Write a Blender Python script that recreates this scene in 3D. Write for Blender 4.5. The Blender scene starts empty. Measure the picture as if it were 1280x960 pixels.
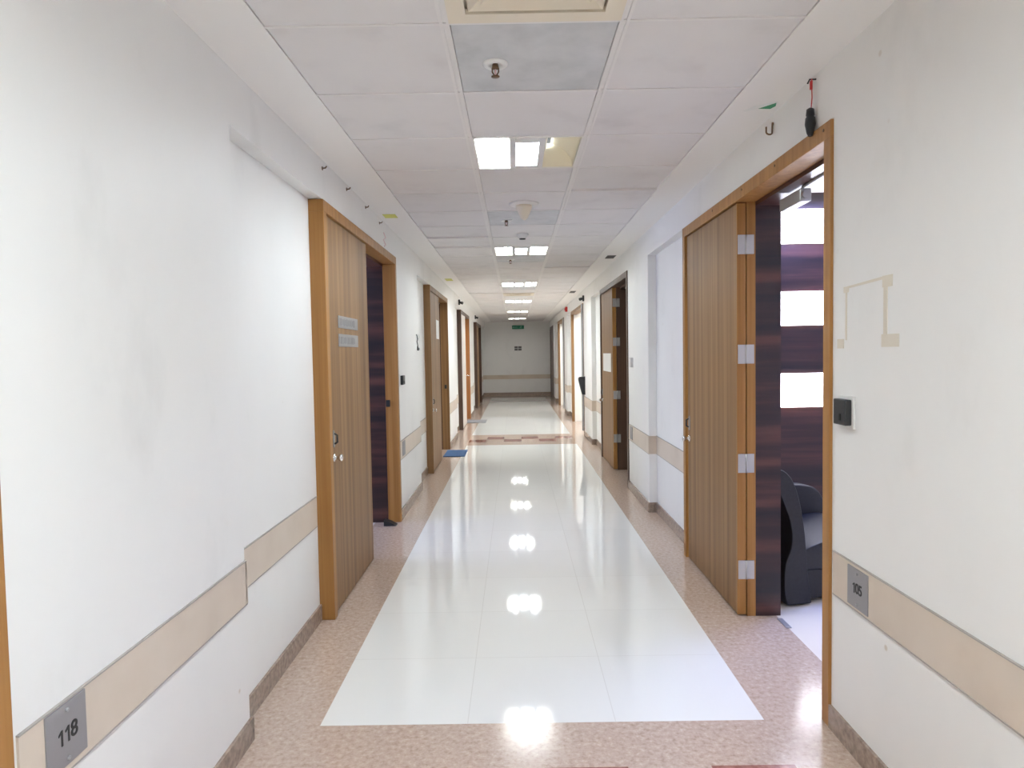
import bpy, bmesh, math, random
from mathutils import Vector, Matrix
random.seed(4)
SC = bpy.context.scene
COL = SC.collection
XF, XR, XB = 1.1425, 1.215, 1.385      # flush wall face, recessed wall face, room side of the wall
HC = 2.594                             # ceiling height
HS = 2.372                             # soffit over the recesses / top of door frames
YN, YE = -6.0, 23.8                    # corridor ends

# ------------------------------------------------------------------ materials
def mat(name, col, rough=.5, metal=0., spec=.5, emit=None, estr=0., coat=0.):
    m = bpy.data.materials.new(name); m.use_nodes = True
    b = m.node_tree.nodes['Principled BSDF']
    b.inputs['Base Color'].default_value = (*col, 1)
    b.inputs['Roughness'].default_value = rough
    b.inputs['Metallic'].default_value = metal
    b.inputs['Specular IOR Level'].default_value = spec
    b.inputs['Coat Weight'].default_value = coat
    if emit:
        b.inputs['Emission Color'].default_value = (*emit, 1)
        b.inputs['Emission Strength'].default_value = estr
    return m

def noise_mix(m, cols, scale=(1, 1, 1), nscale=5., detail=4., pos=None, coords='Object', rough_in=.55):
    nt = m.node_tree; N = nt.nodes; L = nt.links
    tc = N.new('ShaderNodeTexCoord'); mp = N.new('ShaderNodeMapping')
    mp.inputs['Scale'].default_value = scale
    nz = N.new('ShaderNodeTexNoise'); nz.inputs['Scale'].default_value = nscale
    nz.inputs['Detail'].default_value = detail; nz.inputs['Roughness'].default_value = rough_in
    rp = N.new('ShaderNodeValToRGB')
    pos = pos or [.3 + .4 * i / (len(cols) - 1) for i in range(len(cols))]
    el = rp.color_ramp.elements
    while len(el) < len(cols): el.new(.5)
    for e, p, c in zip(el, pos, cols): e.position = p; e.color = (*c, 1)
    L.new(tc.outputs[coords], mp.inputs['Vector']); L.new(mp.outputs[0], nz.inputs['Vector'])
    L.new(nz.outputs['Fac'], rp.inputs['Fac'])
    L.new(rp.outputs[0], N['Principled BSDF'].inputs['Base Color'])
    return rp, tc

M = {}
M['paint'] = mat('wall paint', (.8, .8, .8), .5, spec=.35)
def paint_nodes(m):
    rp, tc = noise_mix(m, [(.75, .745, .73), (.81, .805, .79), (.83, .825, .81)], (1, 1, .6), 2.4, 7, [.26, .40, .7])
    nt = m.node_tree; N = nt.nodes; L = nt.links
    vo = N.new('ShaderNodeTexVoronoi'); vo.inputs['Scale'].default_value = 5.5; vo.inputs['Randomness'].default_value = 1
    r2 = N.new('ShaderNodeValToRGB'); r2.color_ramp.elements[0].position = .035; r2.color_ramp.elements[0].color = (1, 1, 1, 1)
    r2.color_ramp.elements[1].position = .07; r2.color_ramp.elements[1].color = (0, 0, 0, 1)
    nz = N.new('ShaderNodeTexNoise'); nz.inputs['Scale'].default_value = 1.1
    r3 = N.new('ShaderNodeValToRGB'); r3.color_ramp.elements[0].position = .52; r3.color_ramp.elements[1].position = .66
    mu = N.new('ShaderNodeMath'); mu.operation = 'MULTIPLY'
    m2 = N.new('ShaderNodeMath'); m2.operation = 'MULTIPLY'; m2.inputs[1].default_value = .55
    mx = N.new('ShaderNodeMixRGB'); mx.inputs[2].default_value = (.50, .40, .28, 1)
    L.new(tc.outputs['Object'], vo.inputs['Vector']); L.new(tc.outputs['Object'], nz.inputs['Vector'])
    L.new(vo.outputs['Distance'], r2.inputs[0]); L.new(nz.outputs['Fac'], r3.inputs[0])
    L.new(r2.outputs[0], mu.inputs[0]); L.new(r3.outputs[0], mu.inputs[1]); L.new(mu.outputs[0], m2.inputs[0])
    L.new(m2.outputs[0], mx.inputs[0]); L.new(rp.outputs[0], mx.inputs[1])
    L.new(mx.outputs[0], N['Principled BSDF'].inputs['Base Color'])
paint_nodes(M['paint'])
M['plaster'] = mat('ceiling plaster', (.87, .85, .83), .6, spec=.3)
M['tile'] = mat('ceiling tile', (.76, .735, .73), .8, spec=.2)
noise_mix(M['tile'], [(.68, .655, .65), (.75, .725, .72), (.77, .745, .74)], (1, 1, 1), 3.5, 6, [.25, .45, .7])
M['tbar'] = mat('tee bar', (.78, .755, .74), .45)
M['void'] = mat('dark void', (.05, .05, .05), .9)
M['access'] = mat('grey access tile', (.66, .665, .67), .6)
noise_mix(M['access'], [(.51, .52, .53), (.59, .595, .605), (.65, .65, .66)], (1, 1, 1), 6, 6)
M['teak'] = mat('teak veneer', (.4, .22, .09), .5, spec=.35)
noise_mix(M['teak'], [(.175, .092, .036), (.235, .128, .053), (.305, .176, .08)], (15, 15, .25), 1., 2.5, [.32, .5, .66])
M['teak2'] = mat('teak lipping', (.5, .27, .09), .45, spec=.3)
noise_mix(M['teak2'], [(.29, .132, .036), (.35, .17, .050), (.41, .21, .068)], (30, 30, .5), 1., 3)
M['teakdark'] = mat('dark teak', (.1, .06, .04), .4)
noise_mix(M['teakdark'], [(.055, .027, .018), (.08, .040, .024), (.11, .058, .034)], (22, 22, .35), 1., 3)
M['paleleaf'] = mat('pale laminate leaf', (.66, .60, .55), .4)
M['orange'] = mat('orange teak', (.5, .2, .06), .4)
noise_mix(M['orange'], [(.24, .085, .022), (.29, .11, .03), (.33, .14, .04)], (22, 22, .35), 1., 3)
M['rosewood'] = mat('rosewood laminate', (.06, .02, .015), .28)
noise_mix(M['rosewood'], [(.010, .006, .008), (.035, .014, .013), (.085, .030, .025), (.125, .05, .036)], (.5, .5, 9), 1., 5, [.34, .5, .62, .74])
M['granite'] = mat('brown granite', (.5, .38, .3), .16)
rp, tc = noise_mix(M['granite'], [(.33, .235, .185), (.47, .355, .29), (.53, .415, .345), (.66, .56, .49)], (1, 1, 1), 45, 5, [.3, .45, .58, .74], rough_in=.7)
M['granitebase'] = mat('granite skirting', (.36, .28, .23), .25)
noise_mix(M['granitebase'], [(.22, .165, .13), (.31, .235, .19), (.38, .30, .245)], (1, 1, 1), 40, 5, [.3, .5, .7])
M['red'] = mat('red granite', (.40, .19, .15), .16)
noise_mix(M['red'], [(.22, .085, .065), (.30, .13, .105), (.36, .18, .15)], (1, 1, 1), 45, 5)
M['darkgran'] = mat('dark granite line', (.16, .11, .09), .16)
M['white_tile'] = mat('white vitrified tile', (.8, .8, .79), .045, spec=.36)
def tile_nodes(m):
    nt = m.node_tree; N = nt.nodes; L = nt.links
    tc = N.new('ShaderNodeTexCoord'); mp = N.new('ShaderNodeMapping')
    mp.inputs['Location'].default_value = (.3, -2.70, 0)
    br = N.new('ShaderNodeTexBrick'); br.offset = 0; br.squash = 1
    br.inputs['Scale'].default_value = 1; br.inputs['Brick Width'].default_value = .6; br.inputs['Row Height'].default_value = .6
    br.inputs['Mortar Size'].default_value = .0022; br.inputs['Mortar Smooth'].default_value = .3
    br.inputs['Color1'].default_value = (.77, .765, .745, 1); br.inputs['Color2'].default_value = (.79, .785, .765, 1)
    br.inputs['Mortar'].default_value = (.68, .665, .64, 1)
    L.new(tc.outputs['Object'], mp.inputs[0]); L.new(mp.outputs[0], br.inputs['Vector'])
    L.new(br.outputs['Color'], N['Principled BSDF'].inputs['Base Color'])
tile_nodes(M['white_tile'])
M['cream_floor'] = mat('cream room floor', (.76, .70, .62), .15)
M['bumper'] = mat('beige wall guard', (.66, .57, .48), .45)
noise_mix(M['bumper'], [(.58, .49, .405), (.63, .54, .45), (.65, .565, .48)], (1, 1, 1), 3, 4)
M['groove'] = mat('grey groove', (.38, .35, .32), .6)
M['steel'] = mat('brushed steel', (.42, .42, .43), .4, .8)
M['chrome'] = mat('bright steel', (.75, .75, .76), .22, 1.)
M['plate'] = mat('number plate metal', (.30, .29, .30), .45, .3)
M['hinge'] = mat('hinge nickel', (.50, .49, .475), .35, .6)
M['black'] = mat('black plastic', (.02, .022, .025), .4)
M['ink'] = mat('black ink', (.02, .02, .02), .6)
M['wiregrey'] = mat('grey wire', (.12, .12, .12), .6)
M['white'] = mat('white plastic', (.8, .8, .78), .4)
M['paper'] = mat('white paper', (.82, .82, .80), .7)
M['cream'] = mat('cream enamel', (.78, .70, .57), .4)
M['refl'] = mat('light reflector', (.86, .84, .78), .3)
M['reflwarm'] = mat('cream reflector', (.84, .77, .62), .3)  # warmer cream tone for one reflector of the nearest light
M['rim'] = mat('light rim', (.72, .71, .70), .5)
M['brown'] = mat('dark brass', (.17, .10, .055), .4, .5)
M['red_plastic'] = mat('red plastic', (.55, .03, .03), .4)
M['green'] = mat('green print', (.03, .30, .13), .5)
M['exitgreen'] = mat('green exit sign', (.015, .22, .12), .4)
M['exitpale'] = mat('pale exit symbol', (.25, .55, .42), .4)
M['yellow'] = mat('yellow sticker', (.62, .62, .12), .5)
M['tape'] = mat('old tape residue', (.70, .645, .55), .6)
M['pink'] = mat('pink crayon', (.80, .55, .58), .7)
M['bluemat'] = mat('blue mat', (.03, .085, .21), .9)
M['greymat'] = mat('grey mat', (.20, .20, .22), .9)
noise_mix(M['bluemat'], [(.02, .06, .16), (.04, .11, .26)], (1, 1, 1), 120, 2)
noise_mix(M['greymat'], [(.16, .16, .18), (.25, .25, .27)], (1, 1, 1), 120, 2)
M['leather'] = mat('black leatherette', (.030, .028, .034), .45, spec=.4)
noise_mix(M['leather'], [(.013, .012, .014), (.02, .019, .023)], (1, 1, 1), 60, 3)
M['roomwhite'] = mat('room paint', (.8, .79, .77), .6)
M['lamp'] = mat('lit lamp', (.9, .9, .9), .4, emit=(.90, 1, 1.05), estr=62)
M['lamphalf'] = mat('half lit lamp', (.9, .9, .9), .4, emit=(.96, 1, 1.0), estr=24)
M['lampdim'] = mat('weak lamp', (.9, .9, .9), .4, emit=(.96, 1, 1.0), estr=14)
M['diff'] = mat('lit diffuser', (.9, .9, .9), .4, emit=(.90, 1, 1.05), estr=30)
M['lampboost'] = mat('boosted unseen lamp', (.9, .9, .9), .4, emit=(.90, 1, 1.05), estr=85)  # strength raised in the unseen fixtures to brighten the near walls
M['diffdim'] = mat('weak diffuser', (.9, .9, .9), .4, emit=(.98, .99, 1), estr=8)
M['lampoff'] = mat('unlit lamp', (.85, .84, .80), .3)
M['pane'] = mat('bright frosted pane', (.9, .9, .95), .3, emit=(.98, .97, 1), estr=5.0)

# ------------------------------------------------------------------ mesh helpers
def new(): return bmesh.new()
def box(bm, x0, x1, y0, y1, z0, z1, mi=0, bev=0.):
    x0, x1 = min(x0, x1), max(x0, x1); y0, y1 = min(y0, y1), max(y0, y1); z0, z1 = min(z0, z1), max(z0, z1)
    v = [bm.verts.new(p) for p in ((x0,y0,z0),(x1,y0,z0),(x1,y1,z0),(x0,y1,z0),(x0,y0,z1),(x1,y0,z1),(x1,y1,z1),(x0,y1,z1))]
    fs = [bm.faces.new([v[i] for i in f]) for f in ((3,2,1,0),(4,5,6,7),(0,1,5,4),(1,2,6,5),(2,3,7,6),(3,0,4,7))]
    for f in fs: f.material_index = mi
    if bev:
        es = list({e for f in fs for e in f.edges})
        r = bmesh.ops.bevel(bm, geom=es, offset=bev, segments=2, profile=.5, affect='EDGES')
        for f in r['faces']: f.material_index = mi
    return v
def quad(bm, pts, mi=0):
    f = bm.faces.new([bm.verts.new(p) for p in pts]); f.material_index = mi; return f
def prism(bm, poly, axis, a, b, mi=0):
    """poly: 2-D outline in the plane across `axis`, extruded from a to b"""
    def P(u, w, t): return {'x': (t, u, w), 'y': (u, t, w), 'z': (u, w, t)}[axis]
    A = [bm.verts.new(P(u, w, a)) for u, w in poly]; B = [bm.verts.new(P(u, w, b)) for u, w in poly]
    n = len(poly); fs = [bm.faces.new(A[::-1]), bm.faces.new(B)]
    for i in range(n): fs.append(bm.faces.new((A[i], A[(i+1) % n], B[(i+1) % n], B[i])))
    for f in fs: f.material_index = mi
    return fs
def lathe(bm, prof, centre, axis='z', n=24, mi=0):
    cx, cy, cz = centre; rings = []
    for r, h in prof:
        ring = []
        for i in range(n):
            a = 2 * math.pi * i / n; c, s = r * math.cos(a), r * math.sin(a)
            p = {'z': (cx + c, cy + s, cz + h), 'x': (cx + h, cy + c, cz + s), 'y': (cx + c, cy + h, cz + s)}[axis]
            ring.append(bm.verts.new(p))
        rings.append(ring)
    for a, b in zip(rings, rings[1:]):
        for i in range(n):
            f = bm.faces.new((a[i], a[(i+1) % n], b[(i+1) % n], b[i])); f.material_index = mi; f.smooth = True
    for ring in (rings[0], rings[-1]):
        f = bm.faces.new(ring); f.material_index = mi
def tube(bm, pts, r, n=8, mi=0):
    pts = [Vector(p) for p in pts]; rings = []
    for i, p in enumerate(pts):
        t = (pts[min(i+1, len(pts)-1)] - pts[max(i-1, 0)]).normalized()
        a = t.orthogonal().normalized() if not rings else (prev - t * prev.dot(t)).normalized()
        prev = a; b = t.cross(a); rr = r[i] if isinstance(r, (list, tuple)) else r
        rings.append([bm.verts.new(p + rr * (a * math.cos(2*math.pi*k/n) + b * math.sin(2*math.pi*k/n))) for k in range(n)])
    for A, B in zip(rings, rings[1:]):
        for i in range(n):
            f = bm.faces.new((A[i], A[(i+1) % n], B[(i+1) % n], B[i])); f.smooth = True; f.material_index = mi
    bm.faces.new(rings[0][::-1]).material_index = mi; bm.faces.new(rings[-1]).material_index = mi

def wpos(o):
    p = Vector((0, 0, 0))
    while o: p += o.location; o = o.parent
    return p
def obj(name, bm, mats, parent=None, origin=None, label=None):
    """bm holds world coordinates; the object's origin is put at `origin` (default: its parent's)"""
    if not isinstance(mats, (list, tuple)): mats = [mats]
    bmesh.ops.recalc_face_normals(bm, faces=bm.faces[:])
    me = bpy.data.meshes.new(name); base = wpos(parent) if parent else Vector((0, 0, 0))
    o3 = Vector(origin) if origin is not None else base
    bmesh.ops.translate(bm, verts=bm.verts[:], vec=-o3)
    bm.to_mesh(me); bm.free()
    for m in mats: me.materials.append(M[m] if isinstance(m, str) else m)
    o = bpy.data.objects.new(name, me); COL.objects.link(o)
    if parent: o.parent = parent
    o.location = o3 - base
    if label: o['label'] = label
    return o
def tag(o, label, cat, group=None, kind=None):
    o['label'] = label; o['category'] = cat
    if group: o['group'] = group
    if kind: o['kind'] = kind
    return o
def struct(name, bm, mats, label, cat, origin=None):
    return tag(obj(name, bm, mats, None, origin), label, cat, None, 'structure')
def thing(name, loc, label, cat, group=None, kind=None):
    o = bpy.data.objects.new(name, None); COL.objects.link(o); o.location = loc; o.empty_display_size = .1
    return tag(o, label, cat, group, kind)
def text_mesh(name, s, size, parent, side, y, z, x, m):
    cu = bpy.data.curves.new('lettering', 'FONT'); cu.body = s; cu.size = size; cu.extrude = .0008
    cu.align_x = 'CENTER'; cu.align_y = 'CENTER'; cu.offset = size * .012
    t = bpy.data.objects.new('tmp', cu); COL.objects.link(t)
    dg = bpy.context.evaluated_depsgraph_get(); me = bpy.data.meshes.new_from_object(t.evaluated_get(dg))
    bpy.data.objects.remove(t)
    o = bpy.data.objects.new(name, me); COL.objects.link(o)
    # text X -> reading direction, text Y -> up, text Z -> out of the wall
    if side < 0: R = Matrix(((0, 0, 1), (1, 0, 0), (0, 1, 0)))
    elif side > 0: R = Matrix(((0, 0, -1), (-1, 0, 0), (0, 1, 0)))
    me.transform(R.to_4x4()); me.materials.clear(); me.materials.append(M[m])
    o.parent = parent; o.location = Vector((x, y, z)) - wpos(parent)
    return o

# ------------------------------------------------------------------ layout
LEFT = [(YN, -.96, 'f'), (-.96, 1.37, 'd'), (1.37, 2.60, 'f'), (2.60, 3.81, 'r'), (3.81, 6.12, 'd'), (6.12, 7.5, 'f'), (7.5, 8.53, 'r'),
        (8.53, 10.76, 'd'), (10.76, 12.2, 'f'), (12.2, 13.4, 'r'), (13.4, 15.8, 'd'), (15.8, 17.1, 'f'), (17.1, 18.76, 'r'),
        (18.76, 21.17, 'd'), (21.17, YE, 'r')]
RIGHT = [(YN, 2.64, 'f'), (2.64, 4.95, 'd'), (4.95, 6.29, 'r'), (6.29, 7.40, 'f'), (7.40, 9.75, 'd'), (9.75, 10.96, 'r'), (10.96, 12.2, 'f'),
         (12.2, 14.8, 'd'), (14.8, 16.2, 'r'), (16.2, 17.0, 'f'), (17.0, 19.4, 'd'), (19.4, 20.8, 'r'), (20.8, 21.85, 'f'), (21.85, 23.7, 'd'), (23.7, YE, 'r')]

# floor
fl = new()
XW = 5.2
def fq(x0, x1, y0, y1, mi): quad(fl, ((x0, y0, 0), (x1, y0, 0), (x1, y1, 0), (x0, y1, 0)), mi)
fq(-1.36, -.9, YN, YE, 1); fq(.9, 1.36, YN, YE, 1)                   # granite borders
fq(-XW, -1.36, YN, YE, 4); fq(1.36, XW, YN, YE, 4)                   # room floors
def band(y0, rows, dy, y1):                                          # granite band with two rows of red chequers
    fq(-.9, .9, y0, rows, 1)
    for r in range(2):
        a, b = rows + r * dy, rows + (r + 1) * dy
        for i in range(6): fq(-.9 + .3 * i, -.6 + .3 * i, a, b, 2 if (i + r) % 2 == 0 else 1)
    fq(-.9, .9, rows + 2 * dy, y1, 1)
fq(-.9, .9, YN, 1.40, 0); band(1.40, 1.70, .35, 2.70)
fq(-.9, .9, 2.70, 11.12, 0); band(11.12, 11.50, .35, 12.52)
fq(-.9, .9, 12.52, 21.1, 0); fq(-.9, .9, 21.1, 21.5, 3); fq(-.9, .9, 21.5, 23.0, 0); fq(-.9, .9, 23.0, YE, 1)
struct('floor', fl, ['white_tile', 'granite', 'red', 'darkgran', 'cream_floor'], 'glossy white tiled corridor floor with speckled brown granite borders', 'floor')

# walls
def wall_x(k): return XF if k == 'f' else XR
def build_wall(name, s, segs, label):
    bm = new()
    for y0, y1, k in segs:
        if k != 'd': box(bm, s * wall_x(k), s * XB, y0, y1, 0, HS)
    box(bm, s * XF, s * XB, YN, YE, HS, HC + .12)
    struct(name, bm, 'paint', label, 'wall')
build_wall('wall_left', -1, LEFT, 'off-white painted corridor wall on the left with shallow recesses')
build_wall('wall_right', 1, RIGHT, 'off-white painted corridor wall on the right with shallow recesses')
bm = new(); box(bm, -XW, XW, YE, YE + .15, 0, HC + .12)
struct('wall_end', bm, 'paint', 'plain grey-white wall closing the far end of the corridor', 'wall')
bm = new(); box(bm, -XW, XW, YN - .15, YN, 0, HC + .12)
struct('wall_back', bm, 'paint', 'plain wall closing the corridor behind the viewpoint', 'wall')

# skirting and wall guards follow the wall
def runs(segs):
    out, cur = [], []
    for sg in segs:
        if sg[2] == 'd':
            if cur: out.append(cur)
            cur = []
        else: cur.append(sg)
    if cur: out.append(cur)
    return out
for s, nm, segs in ((-1, 'left', LEFT), (1, 'right', RIGHT)):
    bm = new()
    for y0, y1, k in segs:
        if k != 'd': box(bm, s * (wall_x(k) - .012), s * (wall_x(k) + .01), y0, y1, 0, .092)
    # returns at the steps
    for (a0, a1, ka), (b0, b1, kb) in zip(segs, segs[1:]):
        if {ka, kb} == {'f', 'r'}:
            if ka == 'f': box(bm, s * (XF - .012), s * XR, a1 - .01, a1 + .012, 0, .092)
            else: box(bm, s * (XF - .012), s * XR, b0 - .012, b0 + .01, 0, .092)
    struct('baseboard_' + nm, bm, 'granitebase', 'low brown granite skirting along the %s wall' % nm, 'baseboard')
bm = new(); box(bm, -XR, XR, YE - .014, YE + .01, 0, .13)
struct('baseboard_end', bm, 'granitebase', 'low dark granite skirting along the far end wall', 'baseboard')

GZ0, GZ1 = .545, .712
tn = 0
TL = {(-1, 0): 'rearmost beige guard strip on left wall, outside the picture', (-1, 1): 'beige guard strip on left wall carrying the 118 plate',
      (-1, 2): 'beige guard strip on left wall between the first two far doors', (-1, 3): 'beige guard strip on left wall past the blue mat',
      (-1, 4): 'beige guard strip on left wall past the grey mat', (-1, 5): 'short beige guard strip on left wall by the far end',
      (1, 0): 'beige guard strip on right wall carrying the 105 plate', (1, 1): 'beige guard strip on right wall past the open leaf with hinges',
      (1, 2): 'beige guard strip on right wall before the black dispenser', (1, 3): 'beige guard strip on right wall below the red alarm',
      (1, 4): 'beige guard strip on right wall near the far end', (1, 5): 'last stub of beige guard strip in the far right corner'}
for s, nm, segs in ((-1, 'left', LEFT), (1, 'right', RIGHT)):
    for i, run in enumerate(runs(segs)):
        bm = new()
        ya, yb = run[0][0], run[-1][1]
        for y0, y1, k in run:
            x = wall_x(k)
            a = y0 + (.02 if y0 == ya and ya > YN else 0); b = y1 - (.02 if y1 == yb and yb < YE else 0)
            box(bm, s * (x - .006), s * (x + .01), a, b, GZ0, GZ1, 0)
            for z in (GZ0, GZ1): box(bm, s * (x - .0075), s * (x + .005), a, b, z - .002, z + .002, 1)
        for (a0, a1, ka), (b0, b1, kb) in zip(run, run[1:]):
            yy = a1; e = 1 if ka == 'f' else -1
            box(bm, s * (XF - .006), s * XR, yy - .008 * (e < 0) - .006 * (e > 0), yy + .006 * (e < 0) + .008 * (e > 0), GZ0, GZ1, 0)
        tn += 1
        struct('trim_%d' % tn, bm, ['bumper', 'groove'], TL[(s, i)], 'wall guard')
tn += 1
bm = new(); box(bm, -XR, XR, YE - .014, YE + .005, .60, .745, 0)
struct('trim_%d' % tn, bm, ['bumper', 'groove'], 'beige guard strip across the far end wall', 'wall guard')

# ceiling: plaster margins, tee bars and tiles
C0 = 2.32
bm = new()
GX = .9
for s in (-1, 1): box(bm, s * GX, s * (XF + .05), YN, YE, HC, HC + .06, 0)
rows0, rows1 = int((YN - C0) / .6) , int((YE - C0) / .6) + 1
LIGHTS = (-10, -4, 2, 8, 14, 20, 26, 32)
ACCESS = (0, 5, 9, 15)
VENTS = (-1, 17)
for k in range(rows0, rows1 + 1):
    y = C0 + .6 * k
    if YN < y < YE: box(bm, -GX, GX, y - .006, y + .006, HC - .0005, HC + .02, 2)
for x in (-.3, .3): 
    for d in (-.017, .005): box(bm, x + d, x + d + .012, YN, YE, HC - .001, HC + .02, 2)
    box(bm, x - .005, x + .005, YN, YE, HC + .003, HC + .02, 2)
for k in range(rows0 - 1, rows1 + 1):
    y0, y1 = C0 + .6 * k + .004, C0 + .6 * (k + 1) - .004
    y0, y1 = max(y0, YN), min(y1, YE)
    if y1 - y0 < .02: continue
    for c in range(3):
        if c == 1 and (k in LIGHTS or k in ACCESS or k in VENTS): continue
        x0 = -.9 + .6 * c; xa, xb = x0 + .004 + .015 * (c == 1) + .013 * (c == 2), x0 + .596 - .015 * (c == 1) - .013 * (c == 0)
        v = box(bm, xa, xb, y0, y1, HC + .003, HC + .018, 1)
        if (k, c) in ((3, 2), (6, 0), (7, 0), (10, 2), (16, 0)):         # tiles that have sagged or lifted
            for w in v:
                if w.co.y > y0 + .3: w.co.z += .012
box(bm, -1.3, 1.3, YN, YE, HC + .14, HC + .18, 3)                    # slab over the void
struct('ceiling', bm, ['plaster', 'tile', 'tbar', 'void'], 'suspended ceiling of square off-white tiles with plain plaster margins', 'ceiling')

AL = {0: 'grey ceiling panel beside the air grille, holding the nearest sprinkler', 5: 'grey ceiling panel with the second sprinkler, beyond the cream cone',
      9: 'small-looking grey ceiling panel just beyond the second lit light', 15: 'distant grey ceiling panel just beyond the third lit light'}
for k in ACCESS:
    y0 = C0 + .6 * k; bm = new()
    box(bm, -.281, .281, y0 + .008, y0 + .592, HC + .002, HC + .016, 0, .002)
    tag(obj('ceiling_panel', bm, 'access', None, (0, y0 + .3, HC)), AL[k], 'ceiling panel', 'grey access panels in the ceiling')

# ceiling lights
LL = {-10: 'added unseen recessed ceiling light far behind the viewpoint', -4: 'added unseen recessed ceiling light right above the viewpoint',  # both added out of view to light the near end
      2: 'nearest recessed ceiling light, its right reflector unlit and yellowish', 8: 'second recessed ceiling light, just beyond the round smoke detector',
      14: 'third recessed ceiling light counted from the near one', 20: 'fourth recessed ceiling light, beyond the far air grille',
      26: 'fifth recessed ceiling light, a thin bright bar far down', 32: 'farthest recessed ceiling light, just before the end wall'}
def ceiling_light(k):
    y0 = C0 + .6 * k; yc = y0 + .3; a, b = y0 + .012, y0 + .588
    t = thing('ceiling_light', (0, yc, HC), LL[k], 'ceiling light', 'recessed ceiling lights down the middle of the corridor')
    D = .155
    h = new()
    for x0, x1, c, d in ((-.282, -.276, a, b), (.276, .282, a, b), (-.276, .276, a, a + .006), (-.276, .276, b - .006, b)): box(h, x0, x1, c, d, HC, HC + D)
    box(h, -.282, .282, a, b, HC + D, HC + D + .006)
    obj('housing', h, 'refl', t)
    for s in (-1, 1):
        r = new(); n = 12; pr = []
        for i in range(n + 1):
            f = i / n * math.pi / 2
            pr.append((s * (.085 + .187 * math.sin(f)), HC + .004 + .144 * math.cos(f)))
        prev = None
        for (x, z) in pr:
            cur = (r.verts.new((x, a + .008, z)), r.verts.new((x, b - .008, z)))
            if prev:
                f = r.faces.new((prev[0], prev[1], cur[1], cur[0])); f.smooth = True
            prev = cur
        poly = [(s * .085, HC + .004)] + pr[:]
        prism(r, poly[:-1] + [pr[-1]], 'y', b - .012, b - .008)
        prism(r, poly[:-1] + [pr[-1]], 'y', a + .008, a + .012)
        obj('reflector', r, 'reflwarm' if k == 2 and s > 0 else 'refl', t)
        l = new()
        xx = s * .13
        un = k == 2 and s > 0
        tube(l, [(xx, a + .05, HC + .05), (xx, b - .05, HC + .05)], .016, 12)
        if un: bmesh.ops.translate(l, verts=l.verts[:], vec=(-.028, 0, .055))
        else: tube(l, [(xx + s * .045, a + .05, HC + .05), (xx + s * .045, b - .05, HC + .05)], .016, 12)
        lit = 'lamp'
        if k == 2 and s > 0: lit = 'lampoff'
        if k >= 26: lit = 'lampdim'
        if k == 8: lit = 'lamphalf'
        if k < 0: lit = 'lampboost'
        obj('lamp', l, lit, t, label='unlit lamp tubes' if lit == 'lampoff' else None)
    g = new()                                                        # centre basket
    for x0, x1, c, d in ((-.095, -.06, a + .008, b - .008), (.06, .095, a + .008, b - .008), (-.06, .06, a + .008, a + .09), (-.06, .06, b - .06, b - .008)):
        box(g, x0, x1, c, d, HC - .001, HC + .03, 0, .003)
    if k == 2: box(g, .066, .085, a + .008, b - .008, HC + .03, HC + .10)  # added baffle, keeps the lit tubes from flooding the right trough
    obj('basket_frame', g, 'rim', t)
    d = new(); box(d, -.06, .06, a + .09, b - .06, HC + .004, HC + .010)
    obj('diffuser', d, 'diffdim' if k >= 26 else 'diff', t)
    return t
for k in LIGHTS: ceiling_light(k)

# air grilles
VL = {-1: 'cream air grille at the top edge, nearest in the ceiling', 17: 'distant air grille in the ceiling between third and fourth lights'}
for k in VENTS:
    yc = C0 + .6 * k + .3
    t = thing('air_grille', (0, yc, HC), VL[k], 'air grille', 'air grilles in the ceiling')
    f = new()
    def sq(bm, r0, r1, z0, z1):
        box(bm, -r1, r1, yc - r1, yc - r0, z0, z1); box(bm, -r1, r1, yc + r0, yc + r1, z0, z1)
        box(bm, -r1, -r0, yc - r0, yc + r0, z0, z1); box(bm, r0, r1, yc - r0, yc + r0, z0, z1)
    sq(f, .225, .284, HC - .006, HC + .012); obj('frame', f, 'cream', t)
    for r in (.07, .12, .17, .212):
        v = new()
        for sgn, ax in ((1, 'y'), (-1, 'y'), (1, 'x'), (-1, 'x')):   # four sloped blades
            i0, o0 = r - .03, r
            def pt(u, w, z): return (u, yc + sgn * w, z) if ax == 'y' else (sgn * w, yc + u, z)
            quad(v, (pt(-i0, i0, HC + .014), pt(i0, i0, HC + .014), pt(o0, o0, HC - .002), pt(-o0, o0, HC - .002)))
            quad(v, (pt(-i0, i0, HC + .018), pt(i0, i0, HC + .018), pt(o0 + .004, o0 + .004, HC - .002), pt(-o0 - .004, o0 + .004, HC - .002)))
        obj('louvre', v, 'cream', t)
    bk = new(); box(bk, -.283, .283, yc - .283, yc + .283, HC + .02, HC + .03); obj('backing', bk, 'cream', t)

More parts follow.
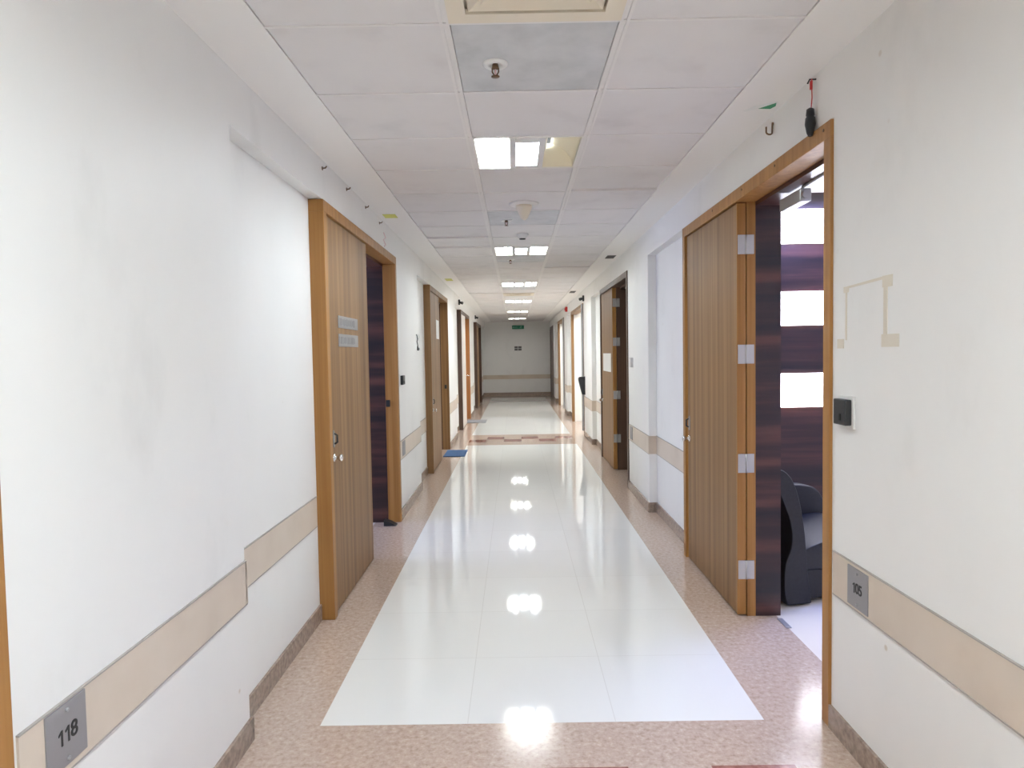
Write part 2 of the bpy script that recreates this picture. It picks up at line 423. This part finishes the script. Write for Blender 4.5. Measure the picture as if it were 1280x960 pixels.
# sprinklers, detectors
SL = {(-.14, 2.64): 'nearest sprinkler head on white disc, in the grey ceiling panel', (-.137, 5.67): 'second sprinkler head, between the cream cone and the smoke detector',
      (-.12, 8.05): 'third sprinkler head, far off beyond the second light'}
for (x, y), lb in SL.items():
    t = thing('sprinkler', (x, y, HC), lb, 'sprinkler', 'ceiling sprinklers')
    b = new(); lathe(b, [(.048, .004), (.048, -.002), (.040, -.009), (.022, -.006), (.020, .0)], (x, y, HC)); obj('escutcheon', b, 'white', t)
    b = new(); lathe(b, [(.011, .0), (.013, -.012), (.013, -.018), (.006, -.020)], (x, y, HC), n=12)
    for s in (-1, 1): tube(b, [(x + s * .012, y, HC - .014), (x + s * .012, y, HC - .03), (x + s * .003, y, HC - .044)], .0026, 6)
    obj('frame', b, 'brown', t)
    b = new(); lathe(b, [(.004, -.018), (.004, -.042)], (x, y, HC), n=10); obj('glass_bulb', b, 'pink', t)
    b = new(); lathe(b, [(.005, -.043), (.016, -.046), (.016, -.048), (.004, -.049)], (x, y, HC), n=12); obj('deflector', b, 'brown', t)
x, y = .0, 5.08
t = thing('ceiling_beacon', (x, y, HC), 'cream cone hanging point-down from a round plate on the ceiling', 'ceiling beacon')
b = new(); lathe(b, [(.108, .004), (.108, -.004), (.098, -.010), (.05, -.013)], (x, y, HC), n=32); obj('base_plate', b, 'tbar', t)
b = new(); lathe(b, [(.060, -.010), (.058, -.03), (.040, -.075), (.022, -.108), (.006, -.118)], (x, y, HC), n=28); obj('cone', b, 'cream', t)
x, y = .002, 6.36
t = thing('smoke_detector', (x, y, HC), 'round white smoke detector just before the second lit light', 'smoke detector')
b = new(); lathe(b, [(.056, .004), (.056, -.012), (.050, -.020)], (x, y, HC)); obj('base', b, 'rim', t)
b = new(); lathe(b, [(.044, -.019), (.040, -.034), (.03, -.040)], (x, y, HC)); obj('cover', b, 'rim', t)
b = new(); lathe(b, [(.030, -.039), (.028, -.048), (.01, -.050)], (x, y, HC)); obj('sensor_cap', b, 'black', t)

# ------------------------------------------------------------------ doors
JW = .06
def door(n, s, y0, y1, label, leaf=None, mullion=None, opening=None, frame='teak2', leafmat='teak', reveal='rosewood', lip='teak2', jd=1.245, far_frame=None):
    X = lambda v: s * v
    org = (s * XF, y0, 0)
    fr = new(); xo, xi = XF - .012, 1.245
    box(fr, X(xo), X(xi), y0, y0 + JW, 0, HS - .07, 0, .003)
    box(fr, X(xo), X(jd), y1 - JW, y1, 0, HS - .07, 0 if far_frame is None else 1, .003)
    box(fr, X(xo), X(xi), y0, y1, HS - .07, HS - .004, 0, .003)
    if mullion: box(fr, X(1.197), X(xi), mullion - .04, mullion + .02, 0, HS - .07)
    root = struct('door_%d' % n, fr, [frame, far_frame or frame], label, 'door', org)
    rv = new()                                                       # lining through the wall thickness
    ya, yb = opening if opening else (y0 + JW, y1 - JW)
    box(rv, X(xi), X(XB), y0 + JW * .6 - .05 if ya <= y0 + JW else ya - .03, ya, 0, HS - .06)
    box(rv, X(xi), X(XB), yb, yb + .03, 0, HS - .06)
    box(rv, X(xi), X(XB), ya, yb, HS - .09, HS - .06)
    if jd < xi: box(rv, X(jd), X(xi), yb, yb + .03, 0, HS - .06)
    obj('reveal_lining', rv, reveal, root)
    if opening and leaf:                                             # fixed panel behind the folded leaf
        a, b = (y0 + JW, mullion) if leaf[0] < opening[0] else (mullion, y1 - JW)
        p = new(); box(p, X(1.205), X(1.24), a, b, 0.0, HS - .07); obj('fixed_panel', p, leafmat, root)
    L = None
    if leaf:
        lf = new(); box(lf, X(1.143), X(1.190), leaf[0], leaf[1], .012, HS - .076, 0, .002)
        for yy in leaf: 
            pass
        L = obj('leaf', lf, leafmat, root)
        lp = new()
        for (c, d) in ((leaf[0] - .0015, leaf[0] + .006), (leaf[1] - .006, leaf[1] + .0015)):
            box(lp, X(1.1425), X(1.1905), c, d, .012, HS - .076)
        obj('edge_lipping', lp, lip, L)
    return root, L
def hinges(root, s, y, zs, h=.105):
    for z in zs:
        b = new()
        box(b, s * 1.147, s * 1.188, y - .0045, y + .004, z - h/2, z + h/2)
        box(b, s * 1.197, s * 1.236, y - .0045, y + .004, z - h/2, z + h/2)
        tube(b, [(s * 1.1925, y - .005, z - h/2), (s * 1.1925, y - .005, z + h/2)], .0055, 10)
        for q in (-.035, 0, .035):
            for xx in (1.16, 1.222): lathe(b, [(.004, -.0055), (.004, -.004)], (s * xx, y, z + q), 'y', 8)
        obj('hinge', b, 'hinge', root)
def lockset(L, s, y, z, small=False):
    x = s * 1.143
    b = new()                                                        # oval pull plate with a dark grip
    prof = [(y + .018 * math.cos(a), z + .05 * math.sin(a)) for a in [2*math.pi*i/20 for i in range(20)]]
    prism(b, prof, 'x', x + s * .002, x - s * .006); obj('pull_plate', b, 'steel', L)
    b = new(); tube(b, [(x - s * .006, y + .006, z - .03), (x - s * .022, y + .006, z - .02), (x - s * .022, y + .006, z + .02), (x - s * .006, y + .006, z + .03)], .006, 8)
    obj('pull_grip', b, 'black', L)
    b = new(); lathe(b, [(.024, .002), (.024, -.006), (.012, -.008), (.010, -.026), (.020, -.034), (.020, -.048), (.008, -.052)], (0, 0, 0), 'x', 16)
    if s < 0: bmesh.ops.scale(b, vec=(-1, 1, 1), verts=b.verts[:])
    bmesh.ops.translate(b, verts=b.verts[:], vec=(x, y, z - .11)); obj('door_knob', b, 'chrome', L)

# left doors
door(1, -1, -.96, 1.37, 'teak door frame at the bottom left edge of the picture', leaf=(-.9, 1.31), frame='teak2')
r, L = door(2, -1, 3.81, 6.12, 'near left teak double door with two metal name strips', leaf=(3.88, 4.93), mullion=4.97, opening=(5.0, 6.06), reveal='rosewood')
lockset(L, -1, 3.925, 1.02)
hinges(r, -1, 4.945, (.265, .864, 1.47, 2.07))
b = new(); box(b, -1.205, -1.24, 6.05, 6.062, 1.04, 1.10, 0, .002); obj('strike_plate', b, 'black', r)
b = new(); box(b, -1.262, -1.30, 5.1, 5.12, .05, 2.25, 0, .003); obj('glass_edge', b, 'steel', r)
r, L = door(3, -1, 8.53, 10.76, 'second left teak door, leaf with a white paper, blue mat before it', leaf=(8.60, 9.62), mullion=9.66, opening=(9.69, 10.70), frame='teak', leafmat='teak', reveal='teakdark')
lockset(L, -1, 8.66, .90)
b = new(); box(b, -1.165, -1.20, 10.69, 10.702, .96, 1.02, 0, .002); obj('strike_plate', b, 'black', r)
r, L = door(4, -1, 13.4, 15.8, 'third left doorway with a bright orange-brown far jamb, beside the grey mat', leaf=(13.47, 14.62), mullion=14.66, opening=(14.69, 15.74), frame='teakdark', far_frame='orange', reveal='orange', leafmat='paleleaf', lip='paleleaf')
b = new(); tube(b, [(-1.15, 15.735, 1.0), (-1.15, 15.69, 1.0)], .012, 8); tube(b, [(-1.15, 15.69, 1.0), (-1.22, 15.69, 1.0)], .009, 8); obj('lever_handle', b, 'chrome', r)
r, L = door(5, -1, 18.76, 21.17, 'last left door, small grey-brown leaf near the end wall', leaf=(18.83, 19.95), mullion=19.98, opening=(20.02, 21.11), frame='teakdark', leafmat='teak', reveal='teakdark')
# right doors
r, LA = door(6, 1, 2.64, 4.95, 'near right teak door folded open beside the dark room with black chair', leaf=(3.78, 4.86), mullion=3.82, opening=(2.70, 3.78), reveal='rosewood')
hinges(r, 1, 3.78, (.265, .864, 1.471, 2.072)); lockset(LA, 1, 4.815, .985)
b = new(); box(b, 1.29, 1.345, 3.30, 3.56, 2.20, 2.262, 0, .006)
for yy in (3.30, 3.56): lathe(b, [(.02, 0), (.02, .012), (.008, .016)], (1.3175, yy if yy > 3.4 else yy - .012, 2.231), 'y', 12)
c = obj('door_closer', b, 'steel', r)
b = new(); tube(b, [(1.3175, 3.34, 2.262), (1.3175, 3.34, 2.275), (1.32, 3.0, 2.283), (1.32, 2.95, 2.283)], .007, 8); obj('closer_arm', b, 'steel', c)
b = new()
for yy in (2.70, 3.2, 3.66, 4.2): lathe(b, [(.006, 0), (.006, -.003)], (1.1305, yy, HS - .03), 'x', 10)
obj('frame_screw', b, 'brown', r)
r, LB = door(7, 1, 7.40, 9.75, 'second right teak door with a white notice on its leaf', leaf=(8.60, 9.66), mullion=8.64, opening=(7.46, 8.60), frame='teakdark', leafmat='teak', reveal='teakdark')
hinges(r, 1, 8.60, (.40, .95, 1.62, 2.11)); lockset(LB, 1, 9.61, .93)
r, L = door(8, 1, 12.2, 14.8, 'third right doorway, a tall white opening behind the black dispenser', opening=(12.26, 14.74), frame='teak', reveal='roomwhite', jd=1.19)
r8 = r
r, L = door(9, 1, 17.0, 19.4, 'fourth right doorway, narrow bright opening beyond the red alarm', opening=(17.06, 19.34), frame='teak', reveal='roomwhite', jd=1.19)
r9 = r
for rr, yy in ((r8, 12.2), (r9, 17.0)):
    b = new(); box(b, 1.10, 1.135, yy - .004, yy + .035, 0.09, HS - .02, 0, .004); obj('jamb_guard', b, 'steel', rr)
door(10, 1, 21.85, 23.7, 'last right door, closed and dark, against the end wall', leaf=(21.92, 23.63), frame='teakdark', leafmat='teakdark', lip='teakdark')

# ------------------------------------------------------------------ rooms behind the open doors
def room(name, s, ya, yb, depth, mats, label, back='roomwhite', hgt=2.62):
    X0, X1 = s * XB, s * (XB + depth); bm = new()
    def q(*p, mi=0): quad(bm, p, mi)
    t = .08
    box(bm, X1, X1 + s * t, ya, yb, 0, hgt, 0); box(bm, X0, X1, ya - t, ya, 0, hgt, 0)
    box(bm, X0, X1, yb, yb + t, 0, hgt, 1); box(bm, X0, X1, ya, yb, hgt, hgt + t, 2)
    struct(name, bm, mats, label, 'wall')
room('wall_right_room', 1, 1.6, 5.0, 2.6, ['roomwhite', 'rosewood', 'roomwhite'], 'dark striped wood wall of the room behind the black chair')
room('wall_left_room', -1, 4.2, 7.2, 2.2, ['roomwhite', 'rosewood', 'roomwhite'], 'dark wood wall inside the near left doorway')
room('wall_left_ward', -1, 9.0, 11.6, 1.6, ['roomwhite', 'teakdark', 'roomwhite'], 'room wall inside the second left doorway')
room('wall_left_store', -1, 13.0, 16.6, 1.6, ['roomwhite', 'roomwhite', 'roomwhite'], 'white room wall inside the third left doorway')
room('wall_left_far_room', -1, 19.4, 21.8, 1.2, ['roomwhite', 'teakdark', 'roomwhite'], 'room wall inside the last left doorway')
room('wall_right_ward', 1, 7.0, 9.4, 1.2, ['teakdark', 'teakdark', 'roomwhite'], 'dark room wall inside the second right doorway')
room('wall_right_white_room', 1, 11.7, 15.6, 1.3, ['roomwhite', 'roomwhite', 'roomwhite'], 'white room wall inside the third right doorway')
room('wall_right_far_room', 1, 16.6, 20.6, 1.3, ['roomwhite', 'roomwhite', 'roomwhite'], 'white room wall inside the fourth right doorway')
WL = ('topmost bright white pane in the dark striped wall', 'middle bright white pane in the dark striped wall', 'lowest bright white pane in the dark striped wall, above the chair')
for i, (z0, z1) in enumerate(((2.257, 2.502), (1.666, 1.911), (1.07, 1.316))):
    b = new(); box(b, 1.70, 3.4, 4.985, 5.02, z0, z1)
    struct('window_%d' % (i + 1), b, 'pane', WL[i], 'window')

def area(name, loc, direction, sx, sy, power, col):
    l = bpy.data.lights.new(name, 'AREA'); l.shape = 'RECTANGLE'; l.size = sx; l.size_y = sy; l.energy = power; l.color = col
    o = bpy.data.objects.new(name, l); COL.objects.link(o); o.location = loc
    o.rotation_euler = Vector(direction).to_track_quat('-Z', 'Z').to_euler(); return o
area('pane_glow_fill', (2.1, 4.3, 2.58), (0, 0, -1), .6, .6, 30, (.28, .40, 1))  # added blue fill imitating the violet flare round the panes
area('window_daylight_left', (-3.4, 5.55, 1.7), (1, 0, -.12), .8, 1.2, 22, (.50, .60, 1))
area('ward_lamp_left', (-2.2, 10.4, 2.58), (0, 0, -1), .5, .5, 12, (1, .93, .75))
area('store_lamp_left', (-2.2, 14.6, 2.58), (0, 0, -1), .6, .6, 10, (1, .97, .9))
area('white_room_lamp', (2.1, 13.6, 2.58), (0, 0, -1), .6, .6, 24, (1, .99, .95))
area('far_room_lamp', (2.1, 18.4, 2.58), (0, 0, -1), .6, .6, 22, (1, .99, .95))

# ------------------------------------------------------------------ chair in the right room
def chair():
    base = Vector((1.50, 3.90, 0)); ang = math.radians(12)
    t = thing('lounge_chair', base, 'black curved-back leather lounge chair inside the near right room', 'chair')
    Rz = Matrix.Rotation(ang, 4, 'Z')
    def place(name, bm, label=None, sub=2):
        bmesh.ops.transform(bm, matrix=Matrix.Translation(base) @ Rz, verts=bm.verts[:])
        o = obj(name, bm, 'leather', t, label=label)
        for p in o.data.polygons: p.use_smooth = True
        bv = o.modifiers.new('round', 'BEVEL'); bv.width = .018; bv.segments = 3; bv.limit_method = 'ANGLE'; bv.angle_limit = math.radians(40)
        o.modifiers.new('wn', 'WEIGHTED_NORMAL')
        return o
    W = .62
    def smooth(pts, n=6):
        out = []
        for i in range(len(pts) - 1):
            p0, p1, p2, p3 = pts[max(i-1, 0)], pts[i], pts[i+1], pts[min(i+2, len(pts)-1)]
            for k in range(n):
                u = k / n
                out.append(tuple(.5 * (2*b + (c-a)*u + (2*a-5*b+4*c-d)*u*u + (3*b-a-3*c+d)*u**3) for a, b, c, d in zip(p0, p1, p2, p3)))
        return out + [pts[-1]]
    front = smooth([(-.12, .805), (-.06, .80), (.0, .74), (.045, .62), (.078, .45), (.09, .33), (.10, .20), (.125, .012)])
    rear = smooth([(-.03, .012), (-.05, .10), (-.045, .24), (-.005, .36), (-.01, .48), (-.06, .62), (-.13, .76)])
    b = new(); prism(b, front + rear, 'y', 0, W); place('backrest', b)
    seat = smooth([(.09, .30), (.14, .335), (.3, .375), (.5, .40), (.60, .385), (.635, .34)])
    b = new(); prism(b, [(.088, .20)] + seat + [(.635, .24), (.62, .20)], 'y', .03, W - .03); place('seat', b)
    b = new(); prism(b, [(.10, .012), (.125, .012)] + [(.50, .012), (.60, .20), (.095, .20)], 'y', .05, W - .05); place('seat_base', b)
    arm = smooth([(.06, .50), (.15, .585), (.32, .60), (.52, .57), (.60, .46), (.61, .36)])
    b = new(); prism(b, [(.09, .20)] + arm + [(.61, .20)], 'y', W - .09, W); place('armrest', b)
chair()

# ------------------------------------------------------------------ small things on the walls
def number_plate(s, y0, y1, z0, z1, txt, label):
    x = s * (XF - .006); yc, zc = (y0 + y1) / 2, (z0 + z1) / 2
    t = thing('number_plate', (x, yc, zc), label, 'number plate', 'grey metal number plates on the wall guards')
    b = new(); box(b, x + s * .001, x - s * .004, y0, y1, z0, z1, 0, .001); obj('plate', b, 'plate', t)
    for dz in (1, -1):
        b = new(); lathe(b, [(.005, .001), (.005, -.003), (.003, -.004)], (0, 0, 0), 'x', 10)
        if s < 0: bmesh.ops.scale(b, vec=(-1, 1, 1), verts=b.verts[:])
        bmesh.ops.translate(b, verts=b.verts[:], vec=(x - s * .004, yc, zc + dz * (z1 - z0) * .39)); obj('screw', b, 'steel', t)
    if txt:
        for i, ch in enumerate(txt):
            yy = yc - s * (i - 1) * .0235                            # reading direction: +y on the left wall, -y on the right
            if ch == '1':
                b = new(); q = -s; hh = .0185
                prism(b, [(yy + q * .001, zc - hh), (yy + q * .0065, zc - hh), (yy + q * .0065, zc + hh), (yy + q * .0020, zc + hh), (yy - q * .0075, zc + hh * .62), (yy - q * .0075, zc + hh * .36), (yy + q * .001, zc + hh * .60)], 'x', x - s * .0035, x - s * .0052)
                obj('digit', b, 'ink', t)
            else: text_mesh('digit', ch, .053, t, s, yy, zc, x - s * .0045, 'ink')
number_plate(-1, 1.466, 1.606, .563, .708, '118', 'grey metal plate reading 118 on the left wall guard')
number_plate(1, 2.352, 2.496, .556, .700, '105', 'grey metal plate reading 105 on the right wall guard')
number_plate(-1, 6.25, 6.40, .565, .70, None, 'distant grey plate on left wall guard beside the first far jamb')
number_plate(1, 7.14, 7.29, .565, .70, None, 'distant grey plate on right wall guard before the second door')

def reader(s, y0, y1, z0, z1, label, body='black', backplate=True):
    x = s * XF; yc, zc = (y0 + y1) / 2, (z0 + z1) / 2
    t = thing('wall_switch', (x, yc, zc), label, 'wall switch')
    if backplate:
        b = new(); box(b, x + s * .001, x - s * .008, y0 - .012, y1 + .012, z0 - .012, z1 + .012, 0, .002); obj('back_plate', b, 'white', t)
    b = new(); box(b, x - s * .007 * bool(backplate), x - s * .032, y0, y1, z0, z1, 0, .004); obj('body', b, body, t)
    b = new(); box(b, x - s * .030, x - s * .036, yc - .014, yc - .004, zc - .03, zc - .006, 0, .001); obj('slot', b, 'ink' if body == 'black' else body, t)
    return t
reader(1, 2.475, 2.568, 1.213, 1.308, 'black square wall switch on white plate beside the near right door')
reader(-1, 6.22, 6.34, 1.225, 1.31, 'small black wall switch past the near left door')
reader(1, 7.10, 7.18, 1.33, 1.43, 'pale grey wall switch before the second right door', body='rim', backplate=False)

# name strips on the left leaf, papers on two leaves
NL = ('upper metal name strip on the near left door leaf', 'lower metal name strip on the near left door leaf')
for i, (z0, z1) in enumerate(((1.668, 1.742), (1.555, 1.632))):
    t = thing('name_strip', (-1.143, 4.35, (z0 + z1) / 2), NL[i], 'name strip', 'metal name strips on the near left door')
    b = new(); box(b, -1.1435, -1.139, 4.10, 4.60, z0, z1, 0, .001); obj('plate', b, 'steel', t)
    b = new(); y = 4.115
    while y < 4.50:
        w = random.choice((.016, .022, .026)); hh = random.choice((.5, .62, .62))
        box(b, -1.139, -1.1378, y, y + w * .45, (z0+z1)/2 - .036 * hh, (z0+z1)/2 + .036 * hh)
        y += w + .006
    obj('worn_lettering', b, 'plate', t)
b = new(); box(b, -1.1435, -1.140, 9.22, 9.52, 1.71, 1.965); tag(obj('paper_notice', b, 'paper', None, (-1.1435, 9.37, 1.84)), 'white paper taped on the second left door leaf', 'notice', 'paper notices on door leaves')
b = new(); box(b, 1.1435, 1.140, 8.76, 9.50, 1.235, 1.475); tag(obj('paper_notice', b, 'paper', None, (1.1435, 9.1, 1.35)), 'white paper taped on the second right door leaf', 'notice', 'paper notices on door leaves')

# hooks and hangings
def jhook(s, y, z, sz, label, name='wall_hook', m='brown'):
    x = s * XF; b = new()
    pts = [(x - s * .004, y, z + sz)] + [(x - s * (.006 + sz * .45 * (1 - math.cos(a))), y - .25 * sz * math.sin(a), z - sz * .5 - sz * .4 * math.sin(a)) for a in [math.pi * i / 8 for i in range(9)]]
    pts.append((pts[-1][0], y, z + sz * .35))
    tube(b, pts, .004, 8); lathe(b, [(.007, .003), (.007, -.006)], (x, y, z + sz * .8), 'x', 10)
    tag(obj(name, b, m, None, (x, y, z)), label, 'wall hook', 'small hooks and nails near the top of the walls')
jhook(1, 3.25, 2.525, .03, 'dark curved hook high above the near right door')
for (y, z, lb) in ((3.85, 2.545, 'small nail hook above the near left door, nearest the camera'), (4.40, 2.56, 'second small nail above the near left door'),
                   (4.95, 2.562, 'third small nail above the near left door'), (5.45, 2.545, 'fourth small nail above the near left door, beside the pink mark')):
    b = new(); x = -XF
    tube(b, [(x - .004, y, z), (x + .02, y, z + .002), (x + .026, y, z + .012)], .004, 8); lathe(b, [(.011, .001), (.011, .004)], (x, y, z), 'x', 10)
    tag(obj('wall_nail', b, 'brown', None, (x, y, z)), lb, 'nail', 'small hooks and nails near the top of the walls')
y = 2.795; x = XF
t = thing('hanging_pendant', (x, y, 2.56), 'black pendant hung on a red cord over the near right door corner', 'pendant')
b = new(); tube(b, [(x + .004, y, 2.575), (x - .022, y + .01, 2.578), (x - .026, y + .02, 2.565)], .0035, 8); obj('nail', b, 'ink', t)
b = new(); tube(b, [(x - .018, y, 2.576), (x - .018, y - .004, 2.50), (x - .021, y - .002, 2.455)], .0022, 6); tube(b, [(x - .02, y, 2.568), (x - .02, y, 2.535)], .006, 8); obj('cord', b, 'red_plastic', t)
b = new(); lathe(b, [(.006, .0), (.015, -.006), (.017, -.03), (.014, -.034), (.019, -.04), (.021, -.065), (.014, -.10), (.008, -.112)], (x - .023, y, 2.462), n=16); obj('body', b, 'black', t)

def sticker(name, x0, x1, y0, y1, m, label, cat='sticker', group='scraps stuck on the ceiling margins'):
    b = new(); box(b, x0, x1, y0, y1, HC - .002, HC + .001)
    return tag(obj(name, b, m, None, ((x0+x1)/2, (y0+y1)/2, HC)), label, cat, group)
sticker('ceiling_sticker', -1.10, -1.00, 5.36, 5.50, 'yellow', 'yellow sticker on the left ceiling margin beyond the nails')
sticker('ceiling_sticker', -1.09, -.99, 9.95, 10.25, 'yellow', 'far dull yellow sticker on the left ceiling margin')
sticker('ceiling_sticker', .99, 1.09, 7.85, 8.10, 'ink', 'black sticker on the right ceiling margin before the second door')
sticker('ceiling_sticker', .93, 1.03, 12.3, 12.7, 'ink', 'far black sticker on the right ceiling margin')
t = thing('ceiling_scrap', (1.06, 3.16, HC), 'torn green and white sticker on the right ceiling margin', 'sticker', 'scraps stuck on the ceiling margins')
b = new(); prism(b, [(1.045, 3.17), (1.10, 3.10), (1.112, 3.14), (1.10, 3.175)], 'z', HC - .002, HC + .001); obj('green_scrap', b, 'green', t)
b = new(); prism(b, [(.985, 3.20), (1.02, 3.135), (1.10, 3.085), (1.108, 3.10), (1.04, 3.175), (1.0, 3.21)], 'z', HC - .0012, HC + .006); obj('white_backing', b, 'paper', t)
b = new()                                                            # pink crayon scrawl
tube(b, [(-XF + .001, 5.62, 2.50), (-XF + .001, 5.70, 2.47), (-XF + .001, 5.60, 2.44), (-XF + .001, 5.70, 2.41), (-XF + .001, 5.63, 2.39)], .004, 6)
tag(obj('pink_scrawl', b, 'pink', None, (-XF, 5.65, 2.44)), 'pink crayon scrawl above the near left door', 'scrawl')
b = new()                                                            # old tape outline
X0 = XF - .0012
tk = [0]
def tp(y0, y1, z0, z1):
    tk[0] += 1; box(b, X0 - .00025 * tk[0], XF + .001, y0, y1, z0, z1)
tp(2.528, 2.540, 1.525, 1.715); tp(2.255, 2.278, 1.53, 1.71); tp(2.515, 2.553, 1.70, 1.722); tp(2.225, 2.285, 1.695, 1.733); tp(2.185, 2.288, 1.498, 1.540); tp(2.55, 2.60, 1.495, 1.53)
prism(b, [(2.53, 1.714), (2.28, 1.722), (2.28, 1.732), (2.53, 1.722)], 'x', X0, XF + .001)
tag(obj('tape_residue', b, 'tape', None, (XF, 2.4, 1.6)), 'brownish outline of old tape on the right wall', 'tape mark')
b = new()                                                            # grey wire on left wall
tube(b, [(-XF - .006, 7.33, 1.712), (-XF + .008, 7.33, 1.712)], .006, 8)
tube(b, [(-XF + .006, 7.33, 1.715), (-XF + .012, 7.36, 1.67), (-XF + .008, 7.335, 1.64), (-XF + .012, 7.36, 1.60), (-XF + .008, 7.37, 1.575)], [.004, .006, .005, .005, .008], 8)
lathe(b, [(.003, -.018), (.014, -.010), (.014, .010), (.003, .018)], (-XF + .014, 7.37, 1.56), 'z', 12)
tag(obj('dangling_wire', b, 'wiregrey', None, (-XF, 7.35, 1.64)), 'short grey wire with dark end on the left wall between doors', 'wire')
# black dispenser by the third right door
t = thing('wall_dispenser', (XF, 12.1, .75), 'dark tapered dispenser sticking out of the right wall', 'dispenser')
b = new(); prism(b, [(XF, .75), (XF - .05, .75), (XF - .115, 1.0), (XF - .115, 1.04), (XF - .09, 1.06), (XF, 1.06)], 'y', 12.02, 12.16); obj('body', b, 'black', t)
b = new(); box(b, XF - .002, XF + .002, 12.0, 12.18, .74, 1.07); obj('back_plate', b, 'plate', t)
# red alarm
t = thing('fire_alarm', (XF, 15.9, 2.48), 'red fire alarm box high on the right wall', 'fire alarm')
b = new(); box(b, XF + .006, XF - .05, 15.84, 15.96, 2.44, 2.55, 0, .008); obj('body', b, 'red_plastic', t)
b = new(); lathe(b, [(.03, 0), (.03, -.012), (.01, -.016)], (XF - .05, 15.9, 2.495), 'x', 14); obj('sounder', b, 'red_plastic', t)
# door contact boxes above the far doors
for (s, y, z, lb) in ((-1, 13.0, 2.48, 'dark spotlight-like gadget above the third left doorway'), (1, 12.05, 2.44, 'small dark gadget above the third right doorway'), (-1, 18.2, 2.47, 'tiny dark gadget above the last left door')):
    t = thing('wall_gadget', (s * XF, y, z), lb, 'gadget', 'small dark gadgets over the far doors')
    b = new(); box(b, s * XF, s * (XF - .03), y - .03, y + .03, z - .05, z + .05, 0, .005); obj('bracket', b, 'black', t)
    b = new(); tube(b, [(s * (XF - .025), y, z), (s * (XF - .08), y - .03, z - .02)], [.02, .028], 10); obj('head', b, 'black', t)
# exit sign and notice on the end wall
t = thing('exit_sign', (.03, YE, 2.40), 'green exit sign high on the far end wall', 'exit sign')
b = new(); box(b, -.178, .238, YE - .04, YE, 2.335, 2.46, 0, .004); obj('body', b, 'exitgreen', t)
b = new()
box(b, -.15, .01, YE - .043, YE - .039, 2.392, 2.406); prism(b, [(-.165, 2.399), (-.12, 2.432), (-.12, 2.366)], 'y', YE - .043, YE - .039)
obj('arrow', b, 'exitpale', t)
b = new(); lathe(b, [(.012, 0), (.012, -.004)], (.14, YE - .039, 2.44), 'y', 10)
for p in ([(.14, 2.425), (.125, 2.395)], [(.125, 2.395), (.15, 2.375), (.14, 2.35)], [(.125, 2.395), (.10, 2.37), (.08, 2.372)], [(.138, 2.42), (.165, 2.405)], [(.136, 2.42), (.108, 2.41)]):
    tube(b, [(x, YE - .041, z) for x, z in p], .006, 6)
obj('running_figure', b, 'exitpale', t)
t = thing('wall_notice', (.018, YE, 1.66), 'small dark notice of four squares in the middle of the end wall', 'notice')
b = new(); box(b, -.115, .15, YE - .008, YE, 1.58, 1.745); obj('backing', b, 'rim', t)
for x0, x1 in ((-.105, .008), (.024, .14)):
    for z0, z1 in ((1.59, 1.655), (1.67, 1.735)):
        b = new(); box(b, x0, x1, YE - .011, YE - .007, z0, z1); obj('panel', b, 'wiregrey', t)
# mats and bits on the floor
b = new(); box(b, -1.16, -.845, 9.90, 10.55, 0, .012, 0, .004); tag(obj('door_mat', b, 'bluemat', None, (-1.0, 10.2, 0)), 'blue door mat before the second left door', 'door mat', 'door mats')
b = new(); box(b, -1.18, -.745, 14.75, 15.35, 0, .012, 0, .004); tag(obj('door_mat', b, 'greymat', None, (-1.0, 15.0, 0)), 'grey door mat before the third left doorway', 'door mat', 'door mats')
b = new(); box(b, 1.345, 1.375, 3.60, 3.73, 0, .006, 0, .002); tag(obj('floor_strip', b, 'plate', None, (1.36, 3.66, 0)), 'short dark metal strip on the floor at the near right threshold', 'floor strip')
b = new(); prism(b, [(-1.15, 0), (-1.26, 0), (-1.26, .05), (-1.20, .03)], 'y', 5.92, 6.0); tag(obj('door_wedge', b, 'black', None, (-1.2, 5.96, 0)), 'black door wedge on the floor of the near left doorway', 'door wedge')

# ------------------------------------------------------------------ camera, world, view
F, H, CX, VX, VY, ROLL = 853., 1.4975, -.0825, 644., 441.5, .0165
f = Vector((VX - 640, -(VY - 480), F)).normalized()
u = Vector((-math.sin(ROLL), math.cos(ROLL), 0)); u = (u - f * u.dot(f)).normalized()
r = u.cross(f)
if r.x < 0: r = -r
right = Vector((r[0], f[0], u[0])); up = Vector((r[1], f[1], u[1])); fwd = Vector((r[2], f[2], u[2]))
cd = bpy.data.cameras.new('camera'); cd.sensor_width = 36; cd.sensor_fit = 'HORIZONTAL'; cd.lens = F / 1280 * 36; cd.clip_start = .02; cd.clip_end = 200
co = bpy.data.objects.new('camera', cd); COL.objects.link(co)
m = Matrix((right, up, -fwd)).transposed().to_4x4(); m.translation = Vector((CX, 0, H)); co.matrix_world = m
SC.camera = co
w = bpy.data.worlds.new('world'); SC.world = w; w.use_nodes = True
w.node_tree.nodes['Background'].inputs[0].default_value = (.6, .65, .7, 1); w.node_tree.nodes['Background'].inputs[1].default_value = .05
SC.view_settings.view_transform = 'Standard'; SC.view_settings.look = 'None'; SC.view_settings.gamma = 1; SC.view_settings.use_curve_mapping = False
SC.view_settings.exposure = 1.08
SC.cycles.max_bounces = 12; SC.cycles.diffuse_bounces = 8; SC.cycles.sample_clamp_indirect = 8; SC.cycles.use_denoising = True
